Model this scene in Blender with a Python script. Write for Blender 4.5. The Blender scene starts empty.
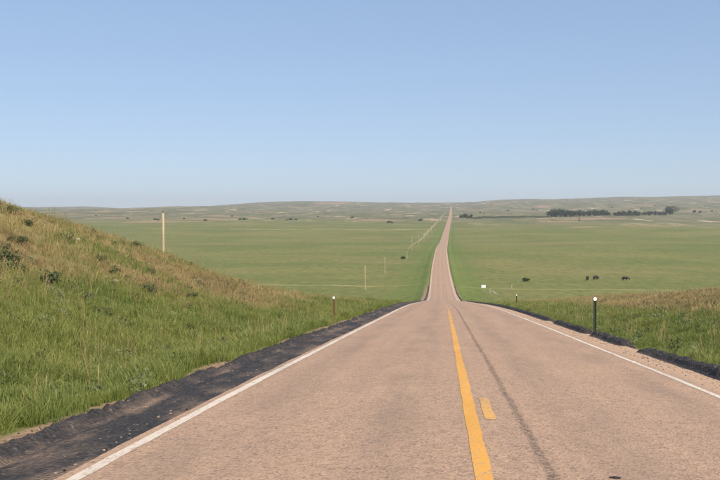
import bpy, bmesh, math, random
import numpy as np
from mathutils import Vector, Matrix

random.seed(7)
RNG = np.random.default_rng(11)
scene = bpy.context.scene
COL = scene.collection

# ------------------------------------------------------------------ camera
EYE = 1.65
F_PX, CX, CY, HORIZON, AXIS = 900.0, 360.0, 240.0, 210.0, 451.0
PITCH = math.atan((CY - HORIZON) / F_PX)
YAW = math.atan((AXIS - CX) / F_PX)
cam_d = bpy.data.cameras.new("camera")
cam_d.sensor_width = 36.0
cam_d.lens = 45.0
cam_d.clip_start = 0.05
cam_d.clip_end = 40000.0
cam = bpy.data.objects.new("camera", cam_d)
cam.location = (0, 0, EYE)
cam.rotation_euler = (math.pi / 2 - PITCH, 0, YAW)
COL.objects.link(cam)
scene.camera = cam

# ------------------------------------------------------------------ sky and sun
SUN_EL = math.radians(42)
SUN_AZ = math.radians(142)          # clockwise from +Y: behind the camera, to its right
world = bpy.data.worlds.new("World")
scene.world = world
world.use_nodes = True
wn = world.node_tree
wn.nodes.clear()
w_out = wn.nodes.new("ShaderNodeOutputWorld")
w_bg = wn.nodes.new("ShaderNodeBackground")
w_sky = wn.nodes.new("ShaderNodeTexSky")
w_sky.sky_type = 'NISHITA'
w_sky.sun_disc = False
w_sky.sun_elevation = SUN_EL
w_sky.sun_rotation = SUN_AZ
w_sky.altitude = 900
w_sky.air_density = 1.0
w_sky.dust_density = 0.3
w_sky.ozone_density = 1.5
# softer contrast between zenith and horizon, the same in every direction
w_gam = wn.nodes.new("ShaderNodeGamma")
w_gam.inputs[1].default_value = 0.46
w_mul = wn.nodes.new("ShaderNodeMix")
w_mul.data_type = 'RGBA'
w_mul.blend_type = 'MULTIPLY'
w_mul.inputs["Factor"].default_value = 1.0
w_mul.inputs[7].default_value = (1.57, 1.86, 2.33, 1)
wn.links.new(w_sky.outputs[0], w_gam.inputs[0])
wn.links.new(w_gam.outputs[0], w_mul.inputs[6])
w_bg.inputs["Strength"].default_value = 0.1
wn.links.new(w_mul.outputs[2], w_bg.inputs[0])
wn.links.new(w_bg.outputs[0], w_out.inputs[0])

sun_d = bpy.data.lights.new("sun", 'SUN')
sun_d.energy = 5.0
sun_d.angle = math.radians(0.53)
sun_d.color = (1.0, 0.90, 0.76)
sun = bpy.data.objects.new("sun", sun_d)
sun.rotation_euler = (math.pi / 2 - SUN_EL, 0, math.pi - SUN_AZ)
sun.location = (0, -20, 60)
COL.objects.link(sun)
# point the lamp from the sky's sun direction
_sd = Vector((math.sin(SUN_AZ) * math.cos(SUN_EL), math.cos(SUN_AZ) * math.cos(SUN_EL), math.sin(SUN_EL)))
sun.rotation_euler = _sd.to_track_quat('Z', 'Y').to_euler()

vs = scene.view_settings
vs.view_transform = 'Standard'
vs.look = 'None'
vs.exposure = 0.5
vs.gamma = 1.0
vs.use_curve_mapping = False

# ------------------------------------------------------------------ numeric helpers
def pchip(xs, ys):
    xs = np.asarray(xs, float); ys = np.asarray(ys, float)
    h = np.diff(xs); d = np.diff(ys) / h
    m = np.zeros_like(ys)
    m[0], m[-1] = d[0], d[-1]
    for i in range(1, len(xs) - 1):
        if d[i - 1] * d[i] > 0:
            w1, w2 = 2 * h[i] + h[i - 1], h[i] + 2 * h[i - 1]
            m[i] = (w1 + w2) / (w1 / d[i - 1] + w2 / d[i])
    def f(q):
        q = np.clip(np.asarray(q, float), xs[0], xs[-1])
        i = np.clip(np.searchsorted(xs, q) - 1, 0, len(xs) - 2)
        t = (q - xs[i]) / h[i]
        return ((2*t**3 - 3*t**2 + 1) * ys[i] + (t**3 - 2*t**2 + t) * h[i] * m[i]
                + (-2*t**3 + 3*t**2) * ys[i+1] + (t**3 - t**2) * h[i] * m[i+1])
    return f

_perm = np.random.default_rng(3).random((256, 256))
def vnoise(x, y):
    x = np.asarray(x, float); y = np.asarray(y, float)
    xi = np.floor(x).astype(np.int64); yi = np.floor(y).astype(np.int64)
    fx = x - xi; fy = y - yi
    fx = fx*fx*fx*(fx*(fx*6-15)+10); fy = fy*fy*fy*(fy*(fy*6-15)+10)
    a = _perm[xi & 255, yi & 255]; b = _perm[(xi+1) & 255, yi & 255]
    c = _perm[xi & 255, (yi+1) & 255]; d = _perm[(xi+1) & 255, (yi+1) & 255]
    return (a*(1-fx)+b*fx)*(1-fy) + (c*(1-fx)+d*fx)*fy
def fbm(x, y, oct=4):
    s = 0; a = .5; n = 0
    for k in range(oct):
        s = s + a * (vnoise(x * 2**k + 17.3*k, y * 2**k + 9.1*k) - .5) * 2
        n += a; a *= .5
    return s / n
def sstep(a, b, x):
    t = np.clip((np.asarray(x, float) - a) / (b - a), 0, 1)
    return t*t*(3 - 2*t)

# the road's drop below eye level along its length, and its sideways drift
drop = pchip([-400, -150, -40, 0, 7.3, 14, 24, 41, 62, 90, 127, 170, 225, 277, 340, 423, 540, 686, 960, 1440, 2400, 3500, 4800, 5600, 6500, 7600, 9500],
             [-7, -4, -1.15, 1.65, 2.17, 2.70, 3.54, 4.98, 6.78, 9.35, 12.95, 17.1, 22.2, 24.6, 25.4, 25.9, 26.9, 28.2, 32.0, 27.2, 13.3, 2.5, -17, -27, -48, -30, -25])
centre = pchip([-400, 0, 20, 57, 110, 225, 423, 686, 960, 1440, 2400, 4800, 9500],
               [3.6, .46, .30, .0, -.7, -2.0, -4.9, -6.9, -7.0, -5.6, -1.3, 0, 0])
bankh = pchip([-400, -60, 0, 20, 35, 50, 65, 80, 100, 140, 190, 250, 9500],
              [9, 8.5, 7.5, 6.85, 6.1, 5.05, 3.4, 2.1, .95, .15, 0, -.5, -.5])
righth = pchip([-400, 0, 30, 60, 100, 150, 210, 9500], [3, 2.4, 2.0, 1.5, .9, .3, 0, 0])
ridge_py = pchip([-900, -300, 0, 50, 75, 100, 140, 165, 240, 330, 400, 450, 520, 620, 720, 1000, 1600],
                 [206, 205, 207, 207, 206, 207.6, 209, 208.4, 204, 201, 203, 202.5, 199.5, 197.2, 196.4, 198, 200])
YR = 6500.0
def road_z(y):
    return EYE - drop(y)

def ground_z(x, y):
    """height of the land anywhere"""
    x = np.asarray(x, float); y = np.asarray(y, float)
    u = x - centre(y)
    au = np.abs(u)
    z = road_z(y) - .02 * np.minimum(au, 5.0)
    # under the pavement the land lies lower, so the road is a real layer on it
    under = 1 - sstep(4.25, 4.75, au)
    z = z - under * .28
    # verge and shallow ditch
    verge = sstep(4.5, 5.0, au)
    z = z - .05 * verge - .28 * np.exp(-((au - 7.2) / 1.5) ** 2)
    # bank on the left, low rise on the right
    lw = sstep(6.5, 24.0, -u)
    rw = sstep(7.0, 20.0, u)
    z = z + bankh(y) * lw * np.clip(1 + .10 * fbm(x / 11, y / 11, 3), .6, 1.4)
    z = z + righth(y) * rw * (1 + .15 * fbm(x / 9 + 5, y / 9, 2))
    # embankment where the road runs down to the valley floor
    emb = sstep(150, 215, y) * (1 - sstep(420, 700, y))
    z = z - emb * 1.0 * sstep(5.0, 11.0, au)
    # small bumps
    near = verge * (1 - sstep(200, 500, y))
    z = z + near * (.10 * fbm(x / 2.3, y / 2.3, 3) + .25 * lw * fbm(x / 4.5 + 3, y / 4.5, 3))
    # valley swells
    side = sstep(14, 120, au)
    val = sstep(230, 700, y) * (1 - sstep(2600, 3600, y))
    z = z + side * val * (2.2 * fbm(x / 150, y / 240, 4) + 1.6 * fbm(x / 520 + 4, y / 600 + 2, 2))
    # sandhills
    hill = sstep(1700, 3200, y)
    far = sstep(12, 230, au)
    far = far + (1 - far) * sstep(5000, 6000, y)      # the road stays on its own grade up to the ridge
    z = z + hill * far * (15 * fbm(x / 420, y / 620, 4) + 6.0 * fbm(x / 130, y / 260, 3)) * (1 - .45 * sstep(5200, 6300, y))
    # the skyline ridge
    px = AXIS + F_PX * x / YR * .98
    want = EYE + (HORIZON - ridge_py(px)) / F_PX * YR
    lift = want - road_z(YR)
    z = z + lift * far * sstep(2600, YR, y) * (1 - .6 * sstep(7000, 9000, y))
    return z

_cr, _sr = math.cos(YAW), math.sin(YAW)
_cp, _sp = math.cos(PITCH), math.sin(PITCH)
FWD = np.array([-_sr*_cp, _cr*_cp, -_sp])
RIGHT = np.array([_cr, _sr, 0.0])
UP = np.cross(RIGHT, FWD)
def look(px, py):
    d = FWD + RIGHT * (px - CX) / F_PX + UP * (CY - py) / F_PX
    return d
def on_ground(px, py, tmin=3.0, tmax=9000.0):
    """where the sight line through a point of the photograph meets the land"""
    d = look(px, py)
    t = np.geomspace(tmin, tmax, 6000)
    x = d[0]*t; y = d[1]*t; z = EYE + d[2]*t
    below = z < ground_z(x, y)
    i = int(np.argmax(below)) if below.any() else len(t) - 1
    return float(x[i]), float(y[i]), float(ground_z(x[i], y[i]))
def at_depth(px, Y):
    """point on the land at distance Y down the road in the direction of column px"""
    d = look(px, HORIZON)
    x = d[0] / d[1] * Y
    return float(x), float(Y), float(ground_z(x, Y))

# ------------------------------------------------------------------ scene helpers
def tag(o, label=None, cat=None, group=None, kind=None):
    if label: o["label"] = label
    if cat: o["category"] = cat
    if group: o["group"] = group
    if kind: o["kind"] = kind
    return o
def link(o, parent=None):
    COL.objects.link(o)
    if parent: o.parent = parent
    return o
def empty(name, loc, rz=0.0):
    o = bpy.data.objects.new(name, None)
    o.empty_display_size = .3
    o.location = loc
    o.rotation_euler = (0, 0, rz)
    return link(o)
def mesh_np(name, verts, faces, mat, parent=None, smooth=True):
    me = bpy.data.meshes.new(name)
    verts = np.asarray(verts, np.float32); faces = np.asarray(faces, np.int32)
    k = faces.shape[1]
    me.vertices.add(len(verts)); me.vertices.foreach_set("co", verts.ravel())
    me.loops.add(faces.size); me.loops.foreach_set("vertex_index", faces.ravel())
    me.polygons.add(len(faces))
    me.polygons.foreach_set("loop_start", np.arange(0, faces.size, k, dtype=np.int32))
    me.polygons.foreach_set("use_smooth", np.full(len(faces), smooth))
    me.update(calc_edges=True)
    if mat: me.materials.append(mat)
    o = bpy.data.objects.new(name, me)
    return link(o, parent)
def grid_faces(nr, nc):
    i = np.arange(nr - 1)[:, None] * nc + np.arange(nc - 1)[None, :]
    return np.stack([i, i + 1, i + nc + 1, i + nc], -1).reshape(-1, 4)
def fattr(o, name, vals):
    a = o.data.attributes.new(name, 'FLOAT', 'POINT')
    a.data.foreach_set("value", np.asarray(vals, np.float32).ravel())
def bm_obj(name, bm, mat, parent=None, smooth=False):
    me = bpy.data.meshes.new(name)
    bm.to_mesh(me); bm.free()
    if smooth:
        me.polygons.foreach_set("use_smooth", np.full(len(me.polygons), True))
    me.materials.append(mat)
    return link(bpy.data.objects.new(name, me), parent)
def bm_box(bm, cx, cy, cz, sx, sy, sz, rot=None, bevel=0):
    m = Matrix.Translation((cx, cy, cz)) @ (rot or Matrix.Identity(4)) @ Matrix.Diagonal((sx, sy, sz, 1))
    r = bmesh.ops.create_cube(bm, size=1, matrix=m)
    if bevel:
        es = list({e for v in r['verts'] for e in v.link_edges})
        bmesh.ops.bevel(bm, geom=es, offset=bevel, segments=2, affect='EDGES', profile=.5)
def bm_tube(bm, pts, rads, seg=10, cap=True):
    rings = []
    pts = [Vector(p) for p in pts]
    for i, p in enumerate(pts):
        t = (pts[min(i+1, len(pts)-1)] - pts[max(i-1, 0)]).normalized()
        a = t.orthogonal().normalized() if abs(t.z) < .9 else Vector((1, 0, 0))
        a = (a - t * a.dot(t)).normalized(); b = t.cross(a)
        rings.append([bm.verts.new(p + (a*math.cos(k*2*math.pi/seg) + b*math.sin(k*2*math.pi/seg)) * rads[i]) for k in range(seg)])
    for r0, r1 in zip(rings, rings[1:]):
        for k in range(seg):
            bm.faces.new((r0[k], r0[(k+1) % seg], r1[(k+1) % seg], r1[k]))
    if cap:
        bm.faces.new(rings[-1]); bm.faces.new(list(reversed(rings[0])))

class NT:
    """small helper to write node trees"""
    def __init__(self, name):
        self.m = bpy.data.materials.new(name)
        self.m.use_nodes = True
        self.t = self.m.node_tree
        self.t.nodes.clear()
        self.out = self.n("ShaderNodeOutputMaterial")
    def n(self, kind, **kw):
        nd = self.t.nodes.new(kind)
        for k, v in kw.items(): setattr(nd, k, v)
        return nd
    def l(self, a, b):
        self.t.links.new(a, b)
    def put(self, sock, v):
        if isinstance(v, bpy.types.NodeSocket): self.l(v, sock)
        elif isinstance(v, (tuple, list)) and len(v) == 3 and sock.type == 'RGBA': sock.default_value = (*v, 1)
        else: sock.default_value = v
    def math(self, op, a, b=0.0, clamp=False):
        nd = self.n("ShaderNodeMath", operation=op, use_clamp=clamp)
        self.put(nd.inputs[0], a); self.put(nd.inputs[1], b)
        return nd.outputs[0]
    def mix(self, f, a, b, blend='MIX'):
        nd = self.n("ShaderNodeMix", data_type='RGBA', blend_type=blend)
        nd.clamp_factor = True
        self.put(nd.inputs["Factor"], f); self.put(nd.inputs[6], a); self.put(nd.inputs[7], b)
        return nd.outputs[2]
    def ramp(self, v, lo, hi, a=0.0, b=1.0):
        nd = self.n("ShaderNodeMapRange", interpolation_type='SMOOTHSTEP')
        self.put(nd.inputs[0], v)
        nd.inputs[1].default_value = lo; nd.inputs[2].default_value = hi
        nd.inputs[3].default_value = a; nd.inputs[4].default_value = b
        return nd.outputs[0]
    def pos(self):
        return self.n("ShaderNodeNewGeometry").outputs["Position"]
    def scaled(self, v, s):
        nd = self.n("ShaderNodeMapping")
        self.l(v, nd.inputs[0]); nd.inputs["Scale"].default_value = s
        return nd.outputs[0]
    def noise(self, v, scale, detail=4, rough=.55, dist=0.0):
        nd = self.n("ShaderNodeTexNoise")
        self.l(v, nd.inputs["Vector"])
        nd.inputs["Scale"].default_value = scale; nd.inputs["Detail"].default_value = detail
        nd.inputs["Roughness"].default_value = rough; nd.inputs["Distortion"].default_value = dist
        return nd.outputs["Fac"]
    def attr(self, name, kind='GEOMETRY'):
        nd = self.n("ShaderNodeAttribute", attribute_name=name, attribute_type=kind)
        return nd.outputs["Fac"]
    def bsdf(self, col, rough=.9, normal=None, spec=.3, metal=0.0):
        nd = self.n("ShaderNodeBsdfPrincipled")
        self.put(nd.inputs["Base Color"], col); self.put(nd.inputs["Roughness"], rough)
        nd.inputs["Specular IOR Level"].default_value = spec
        nd.inputs["Metallic"].default_value = metal
        if normal is not None: self.l(normal, nd.inputs["Normal"])
        return nd.outputs[0]
    def bump(self, h, strength, dist):
        nd = self.n("ShaderNodeBump")
        self.l(h, nd.inputs["Height"])
        nd.inputs["Strength"].default_value = strength; nd.inputs["Distance"].default_value = dist
        return nd.outputs[0]
    def done(self, sh):
        self.l(sh, self.out.inputs[0])
        return self.m

# ------------------------------------------------------------------ materials
def mat_ground():
    t = NT("land")
    p = t.pos()
    dry, hill, dirt = t.attr("dry"), t.attr("hill"), t.attr("dirt")
    n_fine = t.noise(p, 9.0, 5, .7)
    n_mid = t.noise(p, .9, 5, .65)
    ps = t.scaled(p, (.008, .010, 0))
    n_band = t.noise(ps, 1.0, 5, .6, .4)
    lush = t.attr("lush")
    n_big = t.noise(t.scaled(p, (.003, .0035, 0)), 1.0, 4, .55)
    n_patch = t.noise(t.scaled(p, (.05, .03, 0)), 1.0, 6, .7)
    green = t.mix(t.ramp(n_band, .36, .64), (.118, .152, .040), (.195, .192, .064))
    green = t.mix(t.ramp(n_big, .50, .68), green, (.245, .205, .085))
    green = t.mix(t.ramp(n_patch, .40, .75, 0, .55), green, (.105, .130, .036))
    green = t.mix(t.ramp(n_mid, .35, .75, 0, .35), green, (.20, .19, .075))
    n_tuss = t.noise(t.scaled(p, (.30, .10, 0)), 1.0, 6, .75)
    green = t.mix(t.ramp(n_tuss, .46, .68, 0, .6), green, (.075, .098, .028))
    green = t.mix(t.ramp(n_tuss, .47, .33, 0, .5), green, (.255, .225, .092))
    # sandhill prairie: sage green with bare sand and dark brush
    hn = t.noise(t.scaled(p, (.012, .0035, 0)), 1.0, 6, .68)
    hn2 = t.noise(t.scaled(p, (.035, .009, 0)), 1.0, 5, .72)
    hillc = t.mix(t.ramp(hn, .38, .62), (.110, .122, .058), (.205, .180, .108))
    hillc = t.mix(t.ramp(hn2, .50, .66, 0, .75), hillc, (.045, .058, .032))
    hillc = t.mix(t.ramp(t.noise(t.scaled(p, (.014, .0035, 0)), 1.0, 6, .75), .555, .64), hillc, (.50, .385, .25))
    green = t.mix(t.math('MULTIPLY', lush, .6), green, (.105, .165, .036))
    col = t.mix(hill, green, hillc)
    dryc = t.mix(t.ramp(n_mid, .35, .65), (.30, .225, .105), (.20, .165, .075))
    col = t.mix(dry, col, dryc)
    soil = t.mix(t.ramp(n_fine, .35, .7), (.36, .24, .155), (.25, .165, .105))
    col = t.mix(dirt, col, soil)
    col = t.mix(t.ramp(n_fine, .3, .8, 0, .35), col, (.07, .065, .03))
    h = t.math('ADD', t.math('MULTIPLY', n_fine, .5), n_mid)
    far_h = t.math('MULTIPLY', n_patch, 3.0)
    b1 = t.bump(h, .8, .12)
    nd = t.n("ShaderNodeBump")
    t.l(far_h, nd.inputs["Height"]); nd.inputs["Strength"].default_value = .35; nd.inputs["Distance"].default_value = 1.2
    t.l(b1, nd.inputs["Normal"])
    return t.done(t.bsdf(col, .95, nd.outputs[0], .1))

def road_colour(t):
    p = t.pos()
    u = t.attr("u")
    agg = t.n("ShaderNodeTexVoronoi", feature='F1')
    t.l(p, agg.inputs["Vector"]); agg.inputs["Scale"].default_value = 42
    rnd = t.n("ShaderNodeSeparateColor"); t.l(agg.outputs["Color"], rnd.inputs[0])
    big = t.n("ShaderNodeTexVoronoi", feature='F1')
    t.l(p, big.inputs["Vector"]); big.inputs["Scale"].default_value = 13
    rnd2 = t.n("ShaderNodeSeparateColor"); t.l(big.outputs["Color"], rnd2.inputs[0])
    blot = t.noise(t.scaled(p, (1.1, .35, 1)), 1.0, 5, .62)
    streak = t.noise(t.scaled(p, (3.2, .08, 1)), 1.0, 4, .6)
    base = t.mix(t.ramp(blot, .3, .7), (.430, .278, .185), (.365, .236, .158))
    base = t.mix(t.ramp(streak, .40, .70, 0, .6), base, (.290, .200, .145))
    stone = t.mix(rnd.outputs[0], (.24, .155, .105), (.50, .345, .245))
    base = t.mix(.42, base, stone)
    base = t.mix(t.math('MULTIPLY', t.ramp(rnd2.outputs[1], .55, 1.0), .30), base, (.17, .12, .09))
    dark = t.ramp(rnd.outputs[1], .86, .95, 0, .55)
    base = t.mix(dark, base, (.10, .075, .06))
    # wheel paths a little darker and smoother
    for c in (-2.75, -1.05, 1.15, 2.85):
        d = t.math('ABSOLUTE', t.math('SUBTRACT', u, c))
        base = t.mix(t.math('MULTIPLY', t.ramp(d, .05, .55, .38, 0), t.ramp(blot, .25, .7)), base, (.205, .150, .112))
    # bitumen that has bled up along a joint right of the centre line
    wob = t.math('MULTIPLY', t.math('SUBTRACT', t.noise(t.scaled(p, (.6, .6, 0)), 1.0, 3, .6), .5), .10)
    d = t.math('ABSOLUTE', t.math('SUBTRACT', t.math('ADD', u, wob), .43))
    brk = t.noise(t.scaled(p, (9, 3.0, 1)), 1.0, 4, .75)
    edge = t.math('ADD', d, t.math('MULTIPLY', t.math('SUBTRACT', brk, .5), .16))
    tar = t.math('MULTIPLY', t.ramp(edge, .015, .075, .9, 0), t.ramp(rnd.outputs[2], .15, .75, .15, .85))
    base = t.mix(tar, base, (.085, .066, .052))
    # hairline transverse cracks
    ck = t.noise(t.scaled(p, (.35, 2.2, 1)), 1.0, 6, .6, .3)
    ckd = t.math('ABSOLUTE', t.math('SUBTRACT', ck, .56))
    base = t.mix(t.math('MULTIPLY', t.ramp(ckd, .0, .006, .28, 0), t.ramp(blot, .4, .6)), base, (.12, .085, .065))
    # pale loose grit at the outer edges
    au = t.math('ABSOLUTE', u)
    base = t.mix(t.ramp(au, 3.55, 3.95, 0, .55), base, (.47, .315, .205))
    hgt = t.math('ADD', agg.outputs["Distance"], t.math('MULTIPLY', blot, .6))
    return base, hgt, rnd, blot

def mat_road():
    t = NT("pink_chipseal")
    base, hgt, _, _ = road_colour(t)
    return t.done(t.bsdf(base, .88, t.bump(hgt, .5, .012), .25))

def mat_paint(name, c, worn, wear_far=0.0):
    t = NT(name)
    base, hgt, rnd, blot = road_colour(t)
    p = t.pos()
    w = t.noise(t.scaled(p, (16, 9, 1)), 1.0, 5, .75)
    w = t.math('ADD', w, t.math('MULTIPLY', t.math('SUBTRACT', rnd.outputs[0], .5), .20))
    w = t.math('ADD', w, t.math('MULTIPLY', t.math('SUBTRACT', t.noise(t.scaled(p, (.8, .5, 1)), 1.0, 3, .6), .5), .35))
    sep = t.n("ShaderNodeSeparateXYZ"); t.l(p, sep.inputs[0])
    w = t.math('ADD', w, t.ramp(sep.outputs[1], 14, 95, 0, wear_far))      # more worn further down the grade
    pc = t.mix(t.ramp(blot, .3, .7), c, tuple(v * .82 for v in c))
    pc = t.mix(.16, pc, base)
    col = t.mix(t.ramp(w, worn - .06, worn + .10, 0, .85), pc, base)
    return t.done(t.bsdf(col, .7, t.bump(hgt, .35, .010), .3))

def mat_millings():
    t = NT("black_asphalt_millings")
    p = t.pos()
    v = t.n("ShaderNodeTexVoronoi", feature='F1'); t.l(p, v.inputs["Vector"]); v.inputs["Scale"].default_value = 26
    r = t.n("ShaderNodeSeparateColor"); t.l(v.outputs["Color"], r.inputs[0])
    n = t.noise(t.scaled(p, (2.2, .55, 2.2)), 1.0, 5, .65)
    col = t.mix(r.outputs[0], (.016, .014, .014), (.046, .040, .038))
    dust = t.attr("dust")
    k = t.math('MULTIPLY', t.ramp(n, .42, .66), dust, True)
    col = t.mix(k, col, (.21, .145, .10))
    col = t.mix(t.ramp(r.outputs[1], .95, .99, 0, .5), col, (.18, .14, .11))
    return t.done(t.bsdf(col, .8, t.bump(v.outputs["Distance"], .9, .03), .35))

def mat_grass():
    t = NT("grass_blades")
    dry = t.attr("dry", 'INSTANCER'); tone = t.attr("tone", 'INSTANCER'); b = t.attr("shade")
    tip = t.attr("tip")
    g = t.mix(tone, (.105, .160, .028), (.225, .245, .060))
    g = t.mix(t.math('MULTIPLY', b, .5), g, (.150, .190, .055))
    d = t.mix(tone, (.44, .330, .155), (.235, .170, .085))
    f = t.math('ADD', dry, t.math('MULTIPLY', t.math('SUBTRACT', b, .5), .55), True)
    c = t.mix(t.ramp(f, .35, .65), g, d)
    c = t.mix(t.math('MULTIPLY', tip, .30), c, (.33, .28, .12))
    dif = t.n("ShaderNodeBsdfPrincipled"); t.l(c, dif.inputs["Base Color"])
    dif.inputs["Roughness"].default_value = .55; dif.inputs["Specular IOR Level"].default_value = .25
    tr = t.n("ShaderNodeBsdfTranslucent"); t.l(c, tr.inputs[0])
    mx = t.n("ShaderNodeMixShader"); mx.inputs[0].default_value = .32
    t.l(dif.outputs[0], mx.inputs[1]); t.l(tr.outputs[0], mx.inputs[2])
    return t.done(mx.outputs[0])

def mat_leaf(name, a, b, k=.25):
    t = NT(name)
    s = t.attr("shade")
    c = t.mix(s, a, b)
    dif = t.n("ShaderNodeBsdfPrincipled"); t.l(c, dif.inputs["Base Color"])
    dif.inputs["Roughness"].default_value = .7; dif.inputs["Specular IOR Level"].default_value = .15
    tr = t.n("ShaderNodeBsdfTranslucent"); t.l(c, tr.inputs[0])
    mx = t.n("ShaderNodeMixShader"); mx.inputs[0].default_value = k
    t.l(dif.outputs[0], mx.inputs[1]); t.l(tr.outputs[0], mx.inputs[2])
    return t.done(mx.outputs[0])

def mat_plain(name, a, b, scale, rough=.8, metal=0.0, stretch=(1, 1, 1), bump=.2):
    t = NT(name)
    tc = t.n("ShaderNodeTexCoord").outputs["Object"]
    n = t.noise(t.scaled(tc, stretch), scale, 5, .65)
    return t.done(t.bsdf(t.mix(t.ramp(n, .3, .7), a, b), rough, t.bump(n, bump, .01), .3, metal))

M = {
    'land': mat_ground(), 'road': mat_road(),
    'white': mat_paint("worn_white_paint", (.70, .63, .53), .57),
    'yellow': mat_paint("worn_yellow_paint", (.74, .36, .045), .60, .30),
    'faint': mat_paint("faded_yellow_paint", (.70, .37, .07), .50),
    'millings': mat_millings(), 'grass': mat_grass(),
    'leaf': mat_leaf("tree_leaves", (.028, .046, .018), (.062, .085, .030)),
    'sage': mat_leaf("sage_leaves", (.055, .075, .030), (.120, .135, .065)),
    'weed': mat_leaf("pale_weed_leaves", (.13, .155, .075), (.22, .235, .13)),
    'bark': mat_plain("bark", (.10, .075, .055), (.17, .13, .09), 6),
    'pole': mat_plain("weathered_pole_wood", (.30, .235, .15), (.42, .335, .22), 5, .85, 0, (8, 8, .4)),
    'wood': mat_plain("grey_post_wood", (.30, .25, .19), (.44, .37, .28), 8, .9, 0, (8, 8, .6)),
    'ceramic': mat_plain("brown_insulator", (.10, .055, .035), (.14, .08, .05), 20, .3),
    'steel': mat_plain("galvanised_steel", (.38, .38, .37), (.52, .52, .50), 12, .5, .6),
    'greenpost': mat_plain("dark_green_post_paint", (.018, .030, .020), (.035, .048, .030), 18, .6),
    'rustpost': mat_plain("rusty_post_steel", (.10, .055, .030), (.19, .10, .05), 22, .85),
    'reflector': mat_plain("white_reflector", (.80, .80, .78), (.88, .88, .86), 30, .35),
    'board': mat_plain("white_painted_board", (.74, .73, .70), (.84, .83, .80), 4, .7),
    'hide': mat_plain("black_cattle_hide", (.010, .009, .008), (.022, .018, .015), 6, .65),
    'track': mat_plain("pale_track_soil", (.30, .245, .135), (.135, .155, .050), .035, .95, 0, (1, 1, 1), .3),
    'scrap': mat_plain("dark_rubber", (.018, .016, .015), (.035, .03, .028), 40, .8),
    'rust_roof': mat_plain("brown_sheet_metal", (.12, .080, .055), (.17, .115, .082), 2, .7),
    'rock': mat_plain("pale_field_rock", (.40, .31, .22), (.50, .41, .31), 9, .9, 0, (1, 1, 1), .6),
    'gravel': mat_plain("roadside_gravel", (.16, .115, .085), (.36, .26, .19), 3, .9),
}

# ------------------------------------------------------------------ land
ROWS = np.concatenate([np.arange(-400, -120, 20), np.arange(-120, -12, 3.0), np.arange(-12, 60, .5), np.geomspace(60, 9400, 420)])
def side_cols():
    c = list(np.arange(0, 9.0, .25)); s = .25
    while c[-1] < 9300:
        s = max(.3, min(s * 1.06, c[-1] * .026 + .1)); c.append(c[-1] + s)
    return np.array(c)
sc = side_cols()
COLS = np.concatenate([-sc[::-1][:-1], sc])
YY, UU = np.meshgrid(ROWS, COLS, indexing='ij')
XX = UU + centre(YY) * np.exp(-np.abs(UU) / 2000.0)
ZZ = ground_z(XX, YY)
land = mesh_np("ground", np.stack([XX, YY, ZZ], -1).reshape(-1, 3), grid_faces(len(ROWS), len(COLS)), M['land'])
tag(land, kind='structure')

def dry_at(x, y):
    """how dry the grass is: 0 green, 1 straw"""
    x = np.asarray(x, float); y = np.asarray(y, float)
    u = x - centre(y)
    n = fbm(x / 3.0, y / 4.5, 3); n2 = fbm(x / 9.0 + 7, y / 12.0, 2)
    left = sstep(7.5, 14.0, -u + 2.5 * n2) * (1 - sstep(120, 210, y)) * (.84 + .60 * n + .45 * n2)
    crest = sstep(15, 24, -u) * sstep(35, 75, y) * (1 - sstep(120, 190, y)) * .30
    right = sstep(7.2, 12.0, u + 1.5 * n2) * (1 - sstep(110, 190, y)) * (.80 + .35 * n + .25 * n2)
    base = np.clip(.10 * n2 + .06, 0, 1)
    return np.clip(np.maximum(np.maximum(left + crest, right), base), 0, 1)
def dirt_at(x, y):
    x = np.asarray(x, float); y = np.asarray(y, float)
    u = x - centre(y)
    w = .55 * fbm(x / 1.1, y / 1.6, 3)
    edge_l = (1 - sstep(5.25 + w, 5.55 + w, -u)) * (u < 0)
    edge_r = (1 - sstep(4.70 + .4*w, 4.95 + .4*w, u)) * (u > 0)
    bare = sstep(12, 19, -u) * (1 - sstep(100, 170, y)) * sstep(.16, .42, fbm(x / 2.1 + 31, y / 4.2 + 5, 4)) * .85
    return np.clip(np.maximum(np.maximum(edge_l, edge_r) * (1 - sstep(240, 330, y)), bare), 0, 1)
hillv = sstep(1250, 2100, YY + 420 * fbm(XX / 500 + 2, YY / 900, 3))
dirtv = dirt_at(XX, YY)
# bare sand hollows and tan fields seen across the valley
for px, py, rx, ry in [(338, 203.5, 120, 240), (322, 203, 60, 150), (205, 219, 75, 60), (182, 222, 60, 50), (380, 220, 60, 60), (150, 222, 70, 50),
                       (100, 212, 60, 90), (225, 216, 60, 60), (600, 218.5, 70, 60), (575, 219.5, 60, 45), (560, 221.5, 50, 40), (655, 226, 35, 26), (632, 226, 26, 20),
                       (262, 217, 40, 40), (585, 227, 45, 30), (690, 211, 60, 70), (475, 210, 60, 90), (540, 207, 70, 110), (420, 207, 60, 90), (60, 214, 60, 70),
                       (640, 205, 90, 120), (500, 204, 60, 90), (300, 212, 50, 60), (120, 218, 60, 50)]:
    gx, gy, _ = on_ground(px, py)
    q = ((XX - gx) / rx) ** 2 + ((YY - gy) / ry) ** 2
    dirtv = np.maximum(dirtv, (1 - sstep(.3, 1.1, q + .7 * fbm(XX / 30, YY / 45, 3))) * .8)
fattr(land, "dry", dry_at(XX, YY)); fattr(land, "hill", hillv); fattr(land, "dirt", dirtv)
fattr(land, "lush", sstep(150, 240, YY) * (1 - sstep(1100, 1900, YY)) * (1 - sstep(9, 20, np.abs(XX - centre(YY)) + 5 * fbm(XX / 12, YY / 60, 3))))

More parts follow.
